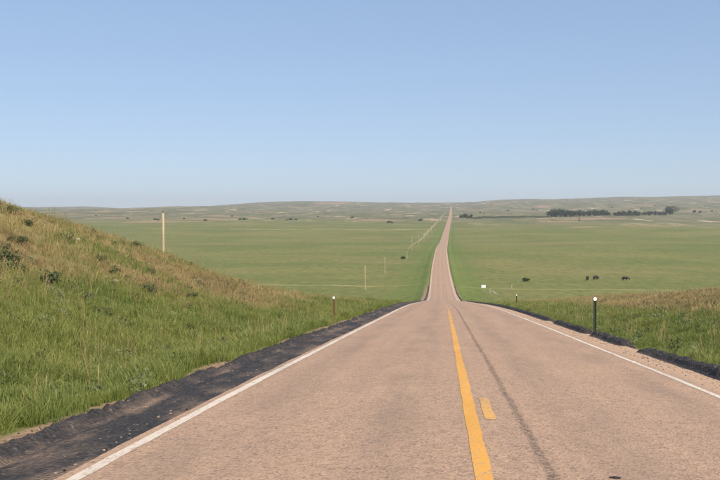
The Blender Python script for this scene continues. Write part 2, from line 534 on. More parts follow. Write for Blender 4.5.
# ------------------------------------------------------------------ road
def strip(name, rows, ul, ur, lift, mat, n=2, parent=None, crown=True):
    """sheet along the road between lateral offsets ul(y) and ur(y)"""
    rows = np.asarray(rows, float)
    s = np.linspace(0, 1, n)[None, :]
    U = ul[:, None] * (1 - s) + ur[:, None] * s
    Y = np.repeat(rows[:, None], n, 1)
    Z = road_z(Y) - .02 * np.abs(U) + (lift if np.isscalar(lift) else lift)
    o = mesh_np(name, np.stack([U + centre(Y), Y, Z], -1).reshape(-1, 3), grid_faces(len(rows), n), mat, parent)
    fattr(o, "u", U)
    return o
RR = np.concatenate([np.arange(-60, -12, 3.0), np.arange(-12, 60, .25), np.geomspace(60, 5600, 700)])
wl = .05 * fbm(RR / .9, RR * 0 + 3, 4) + .04 * fbm(RR / 3.1, RR * 0 + 8, 2)
wr = .05 * fbm(RR / .9, RR * 0 + 13, 4) + .05 * fbm(RR / 3.1, RR * 0 + 18, 2)
road = strip("road", RR, -3.95 - wl, 4.55 - .4 * sstep(120, 260, RR) + wr, 0.0, M['road'], 25)
tag(road, kind='structure')
MR = np.concatenate([np.arange(-30, 60, .25), np.geomspace(60, 700, 260)])
def wob(seed, a=.012):
    return a * fbm(MR / .5, MR * 0 + seed, 3) + a * fbm(MR / 7, MR * 0 + seed + 3, 2)
strip("edge_line", MR, -3.56 + wob(1), -3.43 + wob(2), .004, M['white'], 2, road)
strip("edge_line", MR, 3.50 + wob(4), 3.62 + wob(5), .004, M['white'], 2, road)
strip("centre_line", MR, -.205 + wob(7), -.055 + wob(8), .004, M['yellow'], 2, road)
for y0 in (10.4,):
    r = np.linspace(y0, y0 + 1.9, 12)
    strip("centre_dash", r, .02 + .008 * fbm(r * 3, r * 0 + 4, 2), .15 + .012 * fbm(r * 3, r * 0 + 9, 2), .003, M['faint'], 2, road)

# black asphalt millings bladed along both edges
def windrow(name, prof, y0, y1, gaps, dust_amp, seed):
    """prof: list of (offset, height); raised ridges with broken outlines"""
    rows = np.concatenate([np.arange(y0, 45, .07), np.geomspace(45, y1, 500)])
    pu = np.array([p[0] for p in prof]); ph = np.array([p[1] for p in prof]); pd = np.array([p[2] for p in prof])
    k = np.linspace(0, len(prof) - 1, 30)
    U0 = np.interp(k, np.arange(len(prof)), pu); H0 = np.interp(k, np.arange(len(prof)), ph); D0 = np.interp(k, np.arange(len(prof)), pd)
    Y = np.repeat(rows[:, None], 30, 1)
    sgn = np.sign(pu[0])
    wander = .14 * fbm(Y / 1.1, Y * 0 + seed, 4) + .07 * fbm(Y / 5.0, Y * 0 + seed + 9, 2)
    frac = np.linspace(0, 1, 30)[None, :]
    U = U0[None, :] + wander * (.15 + .85 * frac)
    sc_ = np.ones_like(Y)
    for a, b in gaps:
        sc_ = sc_ * (1 - sstep(a - .5, a + .3, Y) * (1 - sstep(b - .3, b + .5, Y)))
    sc_ = sc_ * (1 - sstep(150, 292, Y))
    amp = np.clip(1 + .28 * fbm(Y / 2.1, Y * 0 + seed + 21, 3), .4, 1.5)
    H = H0[None, :] * amp
    rough = np.clip(H0[None, :] * 9, 0, 1)
    H = H + rough * (.07 * fbm(U / .15 + seed, Y / .17, 4))
    H = H * sc_ - (1 - sc_) * .16
    Z = road_z(Y) - .02 * np.abs(U) + H
    o = mesh_np(name, np.stack([U + centre(Y), Y, Z], -1).reshape(-1, 3), grid_faces(len(rows), 30), M['millings'])
    fattr(o, "dust", np.repeat(D0[None, :], len(rows), 0) * dust_amp)
    return tag(o, kind='structure')
windrow("left_shoulder", [(-3.62, -.006, .9), (-3.75, .012, .6), (-4.0, .022, .25), (-4.22, .035, .9), (-4.33, .012, 1.0), (-4.40, .04, .5), (-4.52, .11, .1), (-4.60, .10, .1), (-4.72, .01, .2), (-4.88, -.26, .3)],
        -20, 300, [], 1.0, 2)
windrow("right_shoulder", [(4.26, -.02, .8), (4.36, .03, .4), (4.44, .11, .05), (4.55, .14, .05), (4.68, .12, .1), (4.80, .02, .2), (4.92, -.28, .3)],
        -20, 300, [(23.2, 25.0), (30.6, 31.3), (41, 43.0)], .8, 6)

# pale farm tracks
def drape(name, pts, width, lift, mat):
    P = np.array(pts, float)
    seg = np.r_[0, np.cumsum(np.hypot(*np.diff(P, axis=0).T))]
    s = np.linspace(0, seg[-1], max(12, int(seg[-1] / 3)))
    px = np.interp(s, seg, P[:, 0]); py = np.interp(s, seg, P[:, 1])
    tx, ty = np.gradient(px), np.gradient(py); L = np.hypot(tx, ty); tx, ty = tx / L, ty / L
    k = np.linspace(-.5, .5, 7)[None, :]
    ww = (width * (1 + .6 * fbm(s / 14, s * 0 + 2, 3)) * (.15 + .85 * sstep(0, .25 * seg[-1], s)))[:, None]
    X = px[:, None] - ty[:, None] * k * ww; Y = py[:, None] + tx[:, None] * k * ww
    Z = ground_z(X, Y) + lift - (np.abs(k) > .45) * (lift + .4)
    return tag(mesh_np(name, np.stack([X, Y, Z], -1).reshape(-1, 3), grid_faces(len(s), 7), mat), kind='structure')
def g2(px, py):
    return on_ground(px, py)[:2]

# ------------------------------------------------------------------ grass
def tuft(name, blades, h, spread, lean, width, seed, heads=0.0):
    r = np.random.default_rng(seed)
    V, Fc, sh, tp = [], [], [], []
    for b in range(blades):
        a = r.uniform(0, 2*math.pi); rad = spread * math.sqrt(r.random())
        x0, y0 = rad * math.cos(a), rad * math.sin(a)
        hh = h * r.uniform(.45, 1.0); ln = lean * r.uniform(.2, 1.0) * hh
        da = a + r.uniform(-1.1, 1.1)
        dx, dy = math.cos(da) * ln, math.sin(da) * ln
        fa = r.uniform(0, math.pi); wx, wy = math.cos(fa) * width, math.sin(fa) * width
        s = r.random()
        i = len(V)
        head = r.random() < heads
        for f, wf, bend in ((0, 1.0, 0), (.45, .85, .22), (.8, (1.9 if head else .5), .62)):
            for sg in (-1, 1):
                V.append((x0 + dx*bend + sg*wx*wf, y0 + dy*bend + sg*wy*wf, hh*f - (.03 if f == 0 else 0)))
                sh.append(s); tp.append(1.0 if (head and f > .7) else f * .4)
        V.append((x0 + dx, y0 + dy, hh * (1 - .12 * lean))); sh.append(s); tp.append(1.0 if head else .5)
        Fc += [(i, i+1, i+3), (i, i+3, i+2), (i+2, i+3, i+5), (i+2, i+5, i+4), (i+4, i+5, i+6)]
    me = bpy.data.meshes.new(name)
    me.from_pydata(V, [], Fc)
    for nm, vals in (("shade", sh), ("tip", tp)):
        at = me.attributes.new(nm, 'FLOAT', 'POINT'); at.data.foreach_set("value", np.array(vals, np.float32))
    me.materials.append(M['grass'])
    return bpy.data.objects.new(name, me)
def leafy(name, n, h, spread, leaf, seed, mat):
    """low broad-leaved weed: many small leaves on short stems"""
    r = np.random.default_rng(seed)
    V, Fc, sh = [], [], []
    for b in range(n):
        a = r.uniform(0, 2*math.pi); rr = spread * math.sqrt(r.random()); z = h * r.random() ** .7 * (1 - .5 * (rr/spread)**2)
        c = Vector((rr*math.cos(a), rr*math.sin(a), z))
        d = Vector((r.normal(), r.normal(), r.uniform(.1, 1.2))).normalized()
        s_ = d.orthogonal().normalized(); s_.rotate(Matrix.Rotation(r.uniform(0, 6.28), 3, d)); tq = d.cross(s_)
        L = leaf * r.uniform(.6, 1.3); s = r.random(); i = len(V)
        V += [tuple(c - s_*L*.25), tuple(c + tq*L*.7 - s_*L*.1), tuple(c + s_*L*.25 + tq*L*.1), tuple(c + tq*L)]
        sh += [s]*4
        Fc += [(i, i+2, i+3, i+1)]
    me = bpy.data.meshes.new(name); me.from_pydata(V, [], Fc)
    at = me.attributes.new("shade", 'FLOAT', 'POINT'); at.data.foreach_set("value", np.array(sh, np.float32))
    me.materials.append(mat)
    return bpy.data.objects.new(name, me)

def tuft_set(cname, objs):
    c = bpy.data.collections.new(cname)
    for o in objs: c.objects.link(o)
    return c
SET_TALL = tuft_set("tall_tufts", [tuft("a%02d" % i, 36, .38, .15, .60, .0048, 100 + i, .10) for i in range(7)])
SET_SHORT = tuft_set("short_tufts", [tuft("b%02d" % i, 36, .27, .16, .75, .0048, 200 + i, .06) for i in range(7)])
SET_FAR = tuft_set("far_tufts", [tuft("c%02d" % i, 34, .42, .34, .7, .013, 300 + i, .12) for i in range(6)])
SET_WEED = tuft_set("weeds", [leafy("d%02d" % i, 70, .30, .17, .075, 400 + i, M['weed' if i % 3 == 0 else 'sage']) for i in range(6)])
SET_STALK = tuft_set("stalks", [tuft("e%02d" % i, 7, .95, .10, .30, .0042, 500 + i, .8) for i in range(5)])

def instancer(name, pts, coll, nvar, scl, dry, label, cat, seed):
    r = np.random.default_rng(seed)
    n = len(pts)
    me = bpy.data.meshes.new(name)
    me.vertices.add(n); me.vertices.foreach_set("co", np.asarray(pts, np.float32).ravel())
    rot = np.stack([r.normal(0, .10, n), r.normal(0, .10, n), r.uniform(0, 6.283, n)], -1)
    a = me.attributes.new("rot", 'FLOAT_VECTOR', 'POINT'); a.data.foreach_set("vector", rot.astype(np.float32).ravel())
    a = me.attributes.new("scl", 'FLOAT', 'POINT'); a.data.foreach_set("value", np.asarray(scl, np.float32))
    a = me.attributes.new("dry", 'FLOAT', 'POINT'); a.data.foreach_set("value", np.asarray(dry, np.float32))
    a = me.attributes.new("tone", 'FLOAT', 'POINT')
    tone = np.clip(.5 + .85 * fbm(pts[:, 0] / 2.7 + 40, pts[:, 1] / 3.5, 4) + r.normal(0, .18, n), 0, 1)
    a.data.foreach_set("value", tone.astype(np.float32))
    a = me.attributes.new("pick", 'INT', 'POINT'); a.data.foreach_set("value", r.integers(0, nvar, n).astype(np.int32))
    me.materials.append(M['grass'])
    o = link(bpy.data.objects.new(name, me))
    ng = bpy.data.node_groups.new(name + "_scatter", 'GeometryNodeTree')
    ng.interface.new_socket("Geometry", in_out='INPUT', socket_type='NodeSocketGeometry')
    ng.interface.new_socket("Geometry", in_out='OUTPUT', socket_type='NodeSocketGeometry')
    gi = ng.nodes.new("NodeGroupInput"); go = ng.nodes.new("NodeGroupOutput")
    ci = ng.nodes.new("GeometryNodeCollectionInfo")
    ci.inputs["Collection"].default_value = coll
    ci.inputs["Separate Children"].default_value = True; ci.inputs["Reset Children"].default_value = True
    ip = ng.nodes.new("GeometryNodeInstanceOnPoints"); ip.inputs["Pick Instance"].default_value = True
    def na(nm, ty):
        nd = ng.nodes.new("GeometryNodeInputNamedAttribute"); nd.data_type = ty; nd.inputs["Name"].default_value = nm
        return nd.outputs["Attribute"]
    ng.links.new(gi.outputs[0], ip.inputs["Points"]); ng.links.new(ci.outputs[0], ip.inputs["Instance"])
    ng.links.new(na("pick", 'INT'), ip.inputs["Instance Index"])
    ng.links.new(na("rot", 'FLOAT_VECTOR'), ip.inputs["Rotation"])
    ng.links.new(na("scl", 'FLOAT'), ip.inputs["Scale"])
    ng.links.new(ip.outputs[0], go.inputs[0])
    md = o.modifiers.new("scatter", 'NODES'); md.node_group = ng
    return tag(o, label, cat, kind='stuff')

def scatter(side, y0, y1, u0, u1, dens, seed, fade=None):
    """random points on the land beside the road; dens per square metre"""
    r = np.random.default_rng(seed)
    n = int((y1 - y0) * (u1 - u0) * dens)
    y = r.uniform(y0, y1, n); u = r.uniform(u0, u1, n) * side
    x = u + centre(y)
    keep = np.ones(n, bool)
    if fade: keep &= r.random(n) < fade(x, y)
    # only where the photograph's field of view, with a margin, reaches
    q = x / np.maximum(y, .5)
    keep &= (q > -.68) & (q < .46)
    keep &= r.random(n) > dirt_at(x, y) * .96
    x, y = x[keep], y[keep]
    return np.stack([x, y, ground_z(x, y)], -1)

def build_grass(side, word):
    s0 = 1 if side < 0 else 50
    e = 4.98 if side < 0 else 4.90
    rr = np.random.default_rng(900 + s0)
    # tall green grass of the verge and ditch
    parts = [scatter(side, 3, 16, e, 15, 46, s0), scatter(side, 16, 32, e, 17, 26, s0 + 1), scatter(side, 32, 60, e, 17, 13, s0 + 2), scatter(side, 60, 120, e, 16, 6, s0 + 3)]
    P = np.concatenate(parts)
    au = np.abs(P[:, 0] - centre(P[:, 1]))
    pr = 1 - .93 * sstep(8.5, 12.5, au + 1.6 * fbm(P[:, 0] / 3, P[:, 1] / 3, 2))
    P = P[rr.random(len(P)) < pr]
    au = np.abs(P[:, 0] - centre(P[:, 1]))
    hgt = (.55 + .45 * sstep(4.9, 6.0, au)) * (1 + .55 * fbm(P[:, 0] / 1.5, P[:, 1] / 1.5, 3)) * (1.0 if side < 0 else .72)
    grow = 1 + .5 * sstep(25, 80, P[:, 1])
    instancer("tall_grass", P, SET_TALL, 7, hgt * grow * rr.uniform(.75, 1.25, len(P)), np.clip(dry_at(P[:, 0], P[:, 1]) + rr.normal(-.05, .10, len(P)), 0, 1),
              "tall bright green grass in the %s" % ("ditch below the bare bank" if side < 0 else "verge below the straw coloured rise"), "grass", s0)
    # short mixed grass over the bank or rise
    P = np.concatenate([scatter(side, 4, 30, 8.5, 30, 15, s0 + 5), scatter(side, 30, 60, 8, 40, 10, s0 + 6), scatter(side, 60, 130, 8, 60, 4, s0 + 7)])
    grow = 1 + .6 * sstep(25, 90, P[:, 1])
    instancer("short_grass", P, SET_SHORT, 7, grow * rr.uniform(.6, 1.25, len(P)), np.clip(dry_at(P[:, 0], P[:, 1]) + rr.normal(0, .17, len(P)), 0, 1),
              "short straw and green grass tufts covering the %s" % ("steep bank" if side < 0 else "low rise by the pasture"), "grass", s0 + 9)
    # coarse clumps thinning out down the slope and over the valley floor
    P = np.concatenate([scatter(side, 110, 300, 5.0, 200, 1.4, s0 + 11, lambda x, y: (1 - sstep(110, 300, y)) ** 1.6)])
    instancer("coarse_grass", P, SET_FAR, 6, rr.uniform(.6, 1.25, len(P)) * .85, np.clip(dry_at(P[:, 0], P[:, 1]) + rr.normal(.08, .16, len(P)), 0, 1),
              "coarse grass clumps %s" % ("down the far end of the bank into the valley" if side < 0 else "from the rise down to the cattle pasture"), "grass", s0 + 19)
    # leafy weeds and seed stalks
    P = np.concatenate([scatter(side, 4, 30, e + .2, 26, .9, s0 + 21), scatter(side, 30, 90, e + .2, 36, .45, s0 + 22)])
    instancer("leafy_weeds", P, SET_WEED, 6, rr.uniform(.5, 1.35, len(P)), np.zeros(len(P)),
              "small leafy weeds scattered through the grass of the %s" % ("bank" if side < 0 else "rise"), "weeds", s0 + 29)
    P = np.concatenate([scatter(side, 4, 30, e + .6, 26, 1.1, s0 + 31), scatter(side, 30, 90, e + .5, 36, .6, s0 + 32)])
    instancer("seed_stalks", P, SET_STALK, 5, rr.uniform(.5, 1.05, len(P)), rr.uniform(.4, 1.0, len(P)),
              "thin pale seed stalks standing above the grass of the %s" % ("bank" if side < 0 else "rise"), "grass", s0 + 39)
build_grass(-1, "left")
build_grass(1, "right")

# loose grit along the broken edges
def pebble(seed):
    r = random.Random(seed); bm = bmesh.new()
    bmesh.ops.create_icosphere(bm, subdivisions=1, radius=1)
    for v in bm.verts: v.co *= r.uniform(.65, 1.15); v.co.z *= .7
    me = bpy.data.meshes.new("g%02d" % seed); bm.to_mesh(me); bm.free()
    me.materials.append(M['millings' if seed % 3 else 'gravel'])
    return bpy.data.objects.new("g%02d" % seed, me)
SET_GRIT = tuft_set("grit", [pebble(i) for i in range(6)])
def grit(side, label, seed):
    r = np.random.default_rng(seed); n = 1500
    y = 3 + 47 * r.random(n) ** 1.5
    inner = r.random(n) < .55
    if side < 0: ua = np.where(inner, np.clip(r.normal(4.0, .16, n), 3.7, 4.3), r.uniform(4.95, 5.35, n))
    else: ua = np.where(inner, np.clip(r.normal(4.1, .16, n), 3.75, 4.26), r.uniform(4.92, 5.1, n))
    u = side * ua
    x = u + centre(y)
    z = np.where(inner, road_z(y) - .02 * ua + (.012 if side < 0 else .001), ground_z(x, y) + .003)
    instancer("loose_gravel", np.stack([x, y, z], -1), SET_GRIT, 6, r.uniform(.006, .02, n), np.zeros(n), label, "gravel", seed)
grit(-1, "loose gravel and asphalt crumbs along the broken shoulder under the bank", 71)
grit(1, "loose gravel and asphalt crumbs along the shoulder with gaps", 72)

# ------------------------------------------------------------------ farm tracks
c300 = float(centre(310.0))
drape("dirt_track", [(c300 - 4.5, 312), (-40, 316), (-75, 318), (-120, 330)], 1.8, .14, M['track'])
drape("dirt_track", [(c300 + 4.5, 305), (20, 300), (45, 302), (70, 300)], 2.2, .14, M['track'])
drape("dirt_track", [(-31, 640), (-34, 800), (-33, 1200), (-28, 1700), (-22, 2300), (-18, 2900)], 5.0, .25, M['track'])
drape("dirt_track", [(-30, 1350), (-110, 1320), (-190, 1340), (-330, 1330)], 11, .25, M['track'])

# ------------------------------------------------------------------ utility poles
def utility_pole(loc, h, label, group, lean=0.0):
    root = empty("utility_pole", loc)
    tag(root, label, "utility pole", group)
    bm = bmesh.new()
    zs = [-.8, 0, h*.3, h*.65, h]
    bm_tube(bm, [(lean*max(z, 0), 0, z) for z in zs], [.17, .165, .15, .13, .105], 14)
    bm_obj("shaft", bm, M['pole'], root, True)
    bm = bmesh.new()
    bm_tube(bm, [(lean*h, 0, h - .03), (lean*h, 0, h + .10), (lean*h, 0, h + .13), (lean*h, 0, h + .20), (lean*h, 0, h + .26)], [.02, .02, .075, .085, .03], 12)
    bm_obj("insulator", bm, M['ceramic'], root, True)
    bm = bmesh.new()
    bm_box(bm, lean*h*.85, -.115, h*.85, .05, .05, .22)
    bm_obj("bracket", bm, M['steel'], root)
    return root
x, y, z = at_depth(163, 88)
utility_pole((x, y, z - .1), EYE + (HORIZON - 212) / F_PX * 88 - z, "tall bare wooden utility pole rising behind the bank crest", "utility poles down the valley")
def pole_px(px, Y, top, label):
    x, y, z = at_depth(px, Y)
    utility_pole((x, y, z), max(4.5, EYE + (HORIZON - top) / F_PX * Y - z), label, "utility poles down the valley", random.uniform(-.008, .008))
pole_px(365, 300, 266, "thin wooden utility pole standing on the valley floor beside the dirt track")
pole_px(385, 385, 257, "wooden utility pole just past the dirt track crossing")
pole_px(407, 520, 254.5, "stout pale utility pole midway along the row in the valley")
for px, Y in ((412, 640), (418.5, 760), (424, 900), (428, 1050), (431.5, 1230), (435, 1450), (438, 1700), (440.5, 2000)):
    x, y, z = at_depth(px, Y)
    utility_pole((x, y, z), 9.5, "distant pale utility pole in the row along the pale dirt strip", "utility poles down the valley", random.uniform(-.008, .008))

# ------------------------------------------------------------------ roadside delineators
def delineator(x, y, h, post_mat, refl, label, rz=0.0, w=.075):
    z = float(ground_z(x, y))
    root = empty("delineator_post", (x, y, z), rz)
    tag(root, label, "marker post", "marker posts along the road")
    bm = bmesh.new()
    # U-channel post
    prof = [(-w/2 - .012, 0), (-w/2 + .008, 0), (-w/2 + .018, .028), (w/2 - .018, .028), (w/2 - .008, 0), (w/2 + .012, 0)]
    th = .006
    lo = [bm.verts.new((px, py, -.35)) for px, py in prof]; hi = [bm.verts.new((px, py, h)) for px, py in prof]
    lo2 = [bm.verts.new((px, py + th, -.35)) for px, py in prof]; hi2 = [bm.verts.new((px, py + th, h)) for px, py in prof]
    for i in range(5):
        bm.faces.new((lo[i], lo[i+1], hi[i+1], hi[i])); bm.faces.new((lo2[i+1], lo2[i], hi2[i], hi2[i+1]))
        bm.faces.new((hi[i], hi[i+1], hi2[i+1], hi2[i]))
    bm.faces.new((lo[0], hi[0], hi2[0], lo2[0])); bm.faces.new((lo[5], lo2[5], hi2[5], hi[5]))
    bm_obj("post", bm, post_mat, root)
    bm = bmesh.new()
    if refl == 'round':
        bmesh.ops.create_cone(bm, cap_ends=True, segments=24, radius1=.066, radius2=.062, depth=.02, matrix=Matrix.Translation((0, -.014, h - .03)) @ Matrix.Rotation(math.pi/2, 4, 'X'))
    else:
        bm_box(bm, 0, -.012, h - .06, .10, .016, .12, None, .006)
    r_ = bm_obj("reflector", bm, M['reflector'], root)
    bm = bmesh.new()
    for dz in (0,):
        bmesh.ops.create_cone(bm, cap_ends=True, segments=8, radius1=.010, radius2=.010, depth=.012, matrix=Matrix.Translation((0, -.026, h - (.03 if refl == 'round' else .06) + dz)) @ Matrix.Rotation(math.pi/2, 4, 'X'))
    bm_obj("bolt", bm, M['steel'], r_)
    return root
delineator(float(centre(33.5)) + 5.05, 33.5, 1.28, M['greenpost'], 'round', "dark green marker post with round white reflector beside the right shoulder", .05, .09)
delineator(float(centre(43)) - 5.75, 43, 1.22, M['rustpost'], 'square', "rusty brown marker post with square white reflector in the ditch grass", -.04)
delineator(float(centre(98)) + 7.6, 98, 1.35, M['greenpost'], 'round', "green marker post further down the road near the white board", .03)

# ------------------------------------------------------------------ white board and fence brace by the right-hand track
x, y, z = on_ground(483.5, 291)
root = tag(empty("notice_board", (x, y, z), .05), "white board on two wooden posts where the dirt track leaves the road", "sign")
for sx in (-.5, .5):
    bm = bmesh.new(); bm_box(bm, sx, .05, .75, .09, .09, 2.3, None, .01); bm_obj("post", bm, M['wood'], root)
bm = bmesh.new(); bm_box(bm, 0, -.03, 1.45, 1.35, .03, .85, None, .008); bm_obj("panel", bm, M['board'], root)

x, y, z = on_ground(493, 295.5)
root = tag(empty("fence_brace", (x, y, z)), "pale slanting fence brace with its wooden post beside the white board", "fence")
bm = bmesh.new(); bm_tube(bm, [(-.9, 0, -.5), (-.9, 0, 2.0)], [.09, .08], 10); bm_obj("post", bm, M['wood'], root, True)
bm = bmesh.new(); bm_tube(bm, [(-.86, -.10, 1.95), (1.9, -.3, -.25)], [.07, .07], 10); bm_obj("rail", bm, M['steel'], root, True)
x, y, z = at_depth(512, 290)
root = tag(empty("fence_post", (x, y, z)), "lone weathered fence post at the edge of the dirt track", "post")
bm = bmesh.new(); bm_tube(bm, [(0, 0, -.5), (.02, 0, 1.2), (.05, 0, 2.1)], [.09, .085, .075], 10); bm_obj("shaft", bm, M['wood'], root, True)
bm = bmesh.new(); bm_box(bm, 0, -.1, 1.2, .14, .03, .05); bm_obj("wire_staple", bm, M['steel'], root)
# stub of a post on the crest of the bank
x, y, z = on_ground(48, 214.5)
root = tag(empty("fence_post", (x, y, z)), "short pale post standing on the crest of the bank", "post")
bm = bmesh.new(); bm_tube(bm, [(0, 0, -.4), (.01, 0, .3), (.02, 0, .62)], [.05, .05, .045], 8); bm_obj("shaft", bm, M['pole'], root, True)
bm = bmesh.new(); bm_box(bm, .01, -.055, .4, .08, .02, .03); bm_obj("wire_staple", bm, M['steel'], root)

# pale rock on the bank, dark scrap on the road
def lump(name, loc, r, mat, seed, flat=.6, smooth=False, sub=3):
    rr_ = random.Random(seed); bm = bmesh.new()
    bmesh.ops.create_icosphere(bm, subdivisions=sub, radius=r)
    ox = rr_.uniform(0, 50)
    for v in bm.verts:
        n = v.co.normalized()
        v.co *= 1 + .42 * float(fbm(n.x*1.7 + ox, n.y*1.7 + n.z*1.9, 3)); v.co.z *= flat
    o = bm_obj(name, bm, mat, None, smooth); o.location = loc
    return o
for i, (px, py, r, lab) in enumerate([(77.5, 241, .13, "pale rock lying in the dry grass high on the bank"), (114, 283, .13, "small tan stone half sunk in the lower bank")]):
    x, y, z = on_ground(px, py)
    tag(lump("rock", (x, y, z + r*.35), r, M['rock'], 5 + i, .7), lab, "rock")
y = 7.5; x = at_depth(618, y)[0]
o = lump("rubber_scrap", (x, y, float(road_z(y)) - .02 * abs(x - float(centre(y))) + .006), .055, M["scrap"], 9, .16); o.scale = (1, .45, 1)
tag(o, "flat dark scrap of rubber lying on the pink road", "scrap")

# ------------------------------------------------------------------ sagebrush on the bank, brush in the valley
def bush_mesh(name, r, h, n, leaf, seed, mat, ragged=.35):
    g = np.random.default_rng(seed)
    V, Fc, sh = [], [], []
    cl = [(g.normal(0, r*.38), g.normal(0, r*.38), g.uniform(.3, .8)*h, g.uniform(.28, .5)*r) for _ in range(14)]
    for b in range(n):
        cx_, cy_, cz_, cr_ = cl[g.integers(0, len(cl))]
        d = g.normal(size=3); d /= np.linalg.norm(d); q = cr_ * g.uniform(.5, 1.0) ** .5
        c = Vector((cx_ + d[0]*q, cy_ + d[1]*q, max(.02, cz_ + d[2]*q*h/r*.7)))
        nn = Vector(tuple(d + g.normal(0, .6, 3))).normalized(); s_ = nn.orthogonal().normalized()
        s_.rotate(Matrix.Rotation(g.uniform(0, 6.28), 3, nn)); t_ = nn.cross(s_)
        L = leaf * g.uniform(.6, 1.3); i = len(V); s = g.random()
        V += [tuple(c - s_*L*.5), tuple(c + t_*L*.28), tuple(c + s_*L*.5), tuple(c - t_*L*.28)]
        sh += [s]*4; Fc.append((i, i+1, i+2, i+3))
    me = bpy.data.meshes.new(name); me.from_pydata(V, [], Fc)
    at = me.attributes.new("shade", 'FLOAT', 'POINT'); at.data.foreach_set("value", np.array(sh, np.float32))
    me.materials.append(mat)
    return me
def trunk_mesh(name, h, r, seed, limbs=5, spread=.4):
    g = random.Random(seed); bm = bmesh.new()
    bm_tube(bm, [(0, 0, -h*.08), (g.uniform(-.03, .03)*h, 0, h*.3), (g.uniform(-.05, .05)*h, g.uniform(-.05, .05)*h, h*.8)], [r, r*.75, r*.3], 8)
    for k in range(limbs):
        a = k*2*math.pi/limbs + g.uniform(-.4, .4); z0 = h*g.uniform(.2, .5)
        bm_tube(bm, [(0, 0, z0), (math.cos(a)*spread*h*.5, math.sin(a)*spread*h*.5, z0 + h*.22), (math.cos(a)*spread*h, math.sin(a)*spread*h, z0 + h*.38)], [r*.45, r*.3, r*.12], 6)
    me = bpy.data.meshes.new(name); bm.to_mesh(me); bm.free(); me.materials.append(M['bark'])
    return me
SAGE = [(bush_mesh("sage_crown", .45, .5, 700, .075, 600 + i, M['sage']), trunk_mesh("sage_stem", .35, .03, 610 + i, 5, .5)) for i in range(3)]
def plant(name, loc, rz, s, meshes, names, label, cat, group):
    root = empty(name, loc, rz); root.scale = (s, s, s)
    tag(root, label, cat, group)
    for me, nm in zip(meshes, names):
        link(bpy.data.objects.new(nm, me), root)
    return root
for i, (px, py, s) in enumerate([(5, 268, 1.25), (64, 242, .8), (22, 246, .7), (138, 249, .9), (50, 287, 1.0), (148, 296, .85), (100, 262, .6), (28, 226, .6), (10, 214, .7), (150, 275, .6), (190, 300, .7), (88, 306, .8)]):
    x, y, z = on_ground(px, py)
    plant("sagebrush", (x, y, z), random.uniform(0, 6), s, SAGE[i % 3], ("crown", "trunk"), "low dark sagebrush clump growing among the dry grass of the bank", "shrub", "sagebrush on the bank")

TREES = []
for i in range(5):
    TREES.append((bush_mesh("tree_crown", 1.0, 1.35, 1500, .17, 700 + i, M['leaf']), trunk_mesh("tree_trunk", 1.0, .06, 720 + i, 5, .35)))
JUN = [(bush_mesh("bush_crown", 1.0, .95, 900, .20, 740 + i, M['leaf']), trunk_mesh("bush_trunk", .7, .06, 750 + i, 5, .45)) for i in range(3)]
def tree_at(px, base, top, label, group, kind=TREES, k=None, name="tree"):
    x, y, z = on_ground(px, base)
    s = max(1.5, (base - top) / F_PX * y / 1.25)
    i = random.randrange(len(kind)) if k is None else k
    return plant(name, (x, y, z - .03*s), random.uniform(0, 6), s, kind[i], ("crown", "trunk"), label, "tree" if name == "tree" else "bush", group)
grp = "grove across the valley"
for px, b, t_ in [(551, 217, 210.5), (556, 217, 210), (561, 217, 209.5), (566, 216.8, 210.5), (570, 216.8, 211), (574.5, 216.5, 211), (580, 216.5, 210.5), (585, 216.3, 211.5),
                  (590, 216.2, 211), (595, 216, 210), (599, 216, 210.5), (604, 216, 210.5), (608, 216, 212.5)]:
    tree_at(px, b, t_, "dark green tree in the grove behind the tan clearing", grp)
for px, b, t_ in [(615, 216, 212.5), (620, 216, 211.5), (624, 216, 211), (629, 216, 210.8), (634, 216, 211), (638, 216, 212)]:
    tree_at(px, b, t_, "dark green tree in the middle of the valley windbreak", "windbreak trees across the valley")
for px, b, t_ in [(644, 215.5, 212), (649, 215.5, 211.5), (654, 215.5, 211.5), (659, 215.3, 211.8), (664, 215.3, 212)]:
    tree_at(px, b, t_, "low dark tree next to the tall tree ending the windbreak", "windbreak end trees across the valley")
tree_at(670.5, 215, 207.2, "tallest dark tree at the end of the valley windbreak", None, k=1)
tree_at(694, 213, 210.2, "small round tree standing apart beyond the windbreak", "lone trees beyond the windbreak")
tree_at(700, 213, 210.8, "small round tree standing apart beyond the windbreak", "lone trees beyond the windbreak")
tree_at(466, 218.5, 213.5, "dark tree by the far road at the end of the hedge", "trees by the far road")
tree_at(471, 218.5, 214.5, "dark tree by the far road at the end of the hedge", "trees by the far road")
tree_at(461, 218.0, 215, "dark tree by the far road at the end of the hedge", "trees by the far road")
for px, b, t_ in [(244, 220, 217), (240, 220, 217.8), (273, 219.5, 217), (291, 220, 217.2), (296, 220, 218), (389, 223, 220), (155, 220, 217.6), (184, 219, 217), (205, 221, 218.5), (128, 219, 216.8), (420, 221, 218), (352, 218, 215.8),
                  (318, 217, 215.4), (232, 216.5, 215), (158, 220.3, 218.4), (392, 223.2, 221.4), (247, 219.6, 218.2), (287, 220.3, 218.8), (96, 216, 214.5)]:
    tree_at(px, b, t_, "small dark bush dotting the far sandhills left of the road", "brush on the far hills", JUN, name="bush")
for px, b, t_ in [(480, 213, 211.6), (484, 213.4, 212.4), (508, 211, 209.6), (533, 210, 208.6), (537, 210.3, 209.4), (612, 208, 206.6), (641, 209.5, 208), (645, 209.3, 208.4), (705, 207, 205.6), (712, 211.6, 210), (716, 211.2, 210.2), (655, 206, 205)]:
    tree_at(px, b, t_, "small dark bush dotting the far sandhills right of the road", "brush on the farther hills", JUN, name="bush")
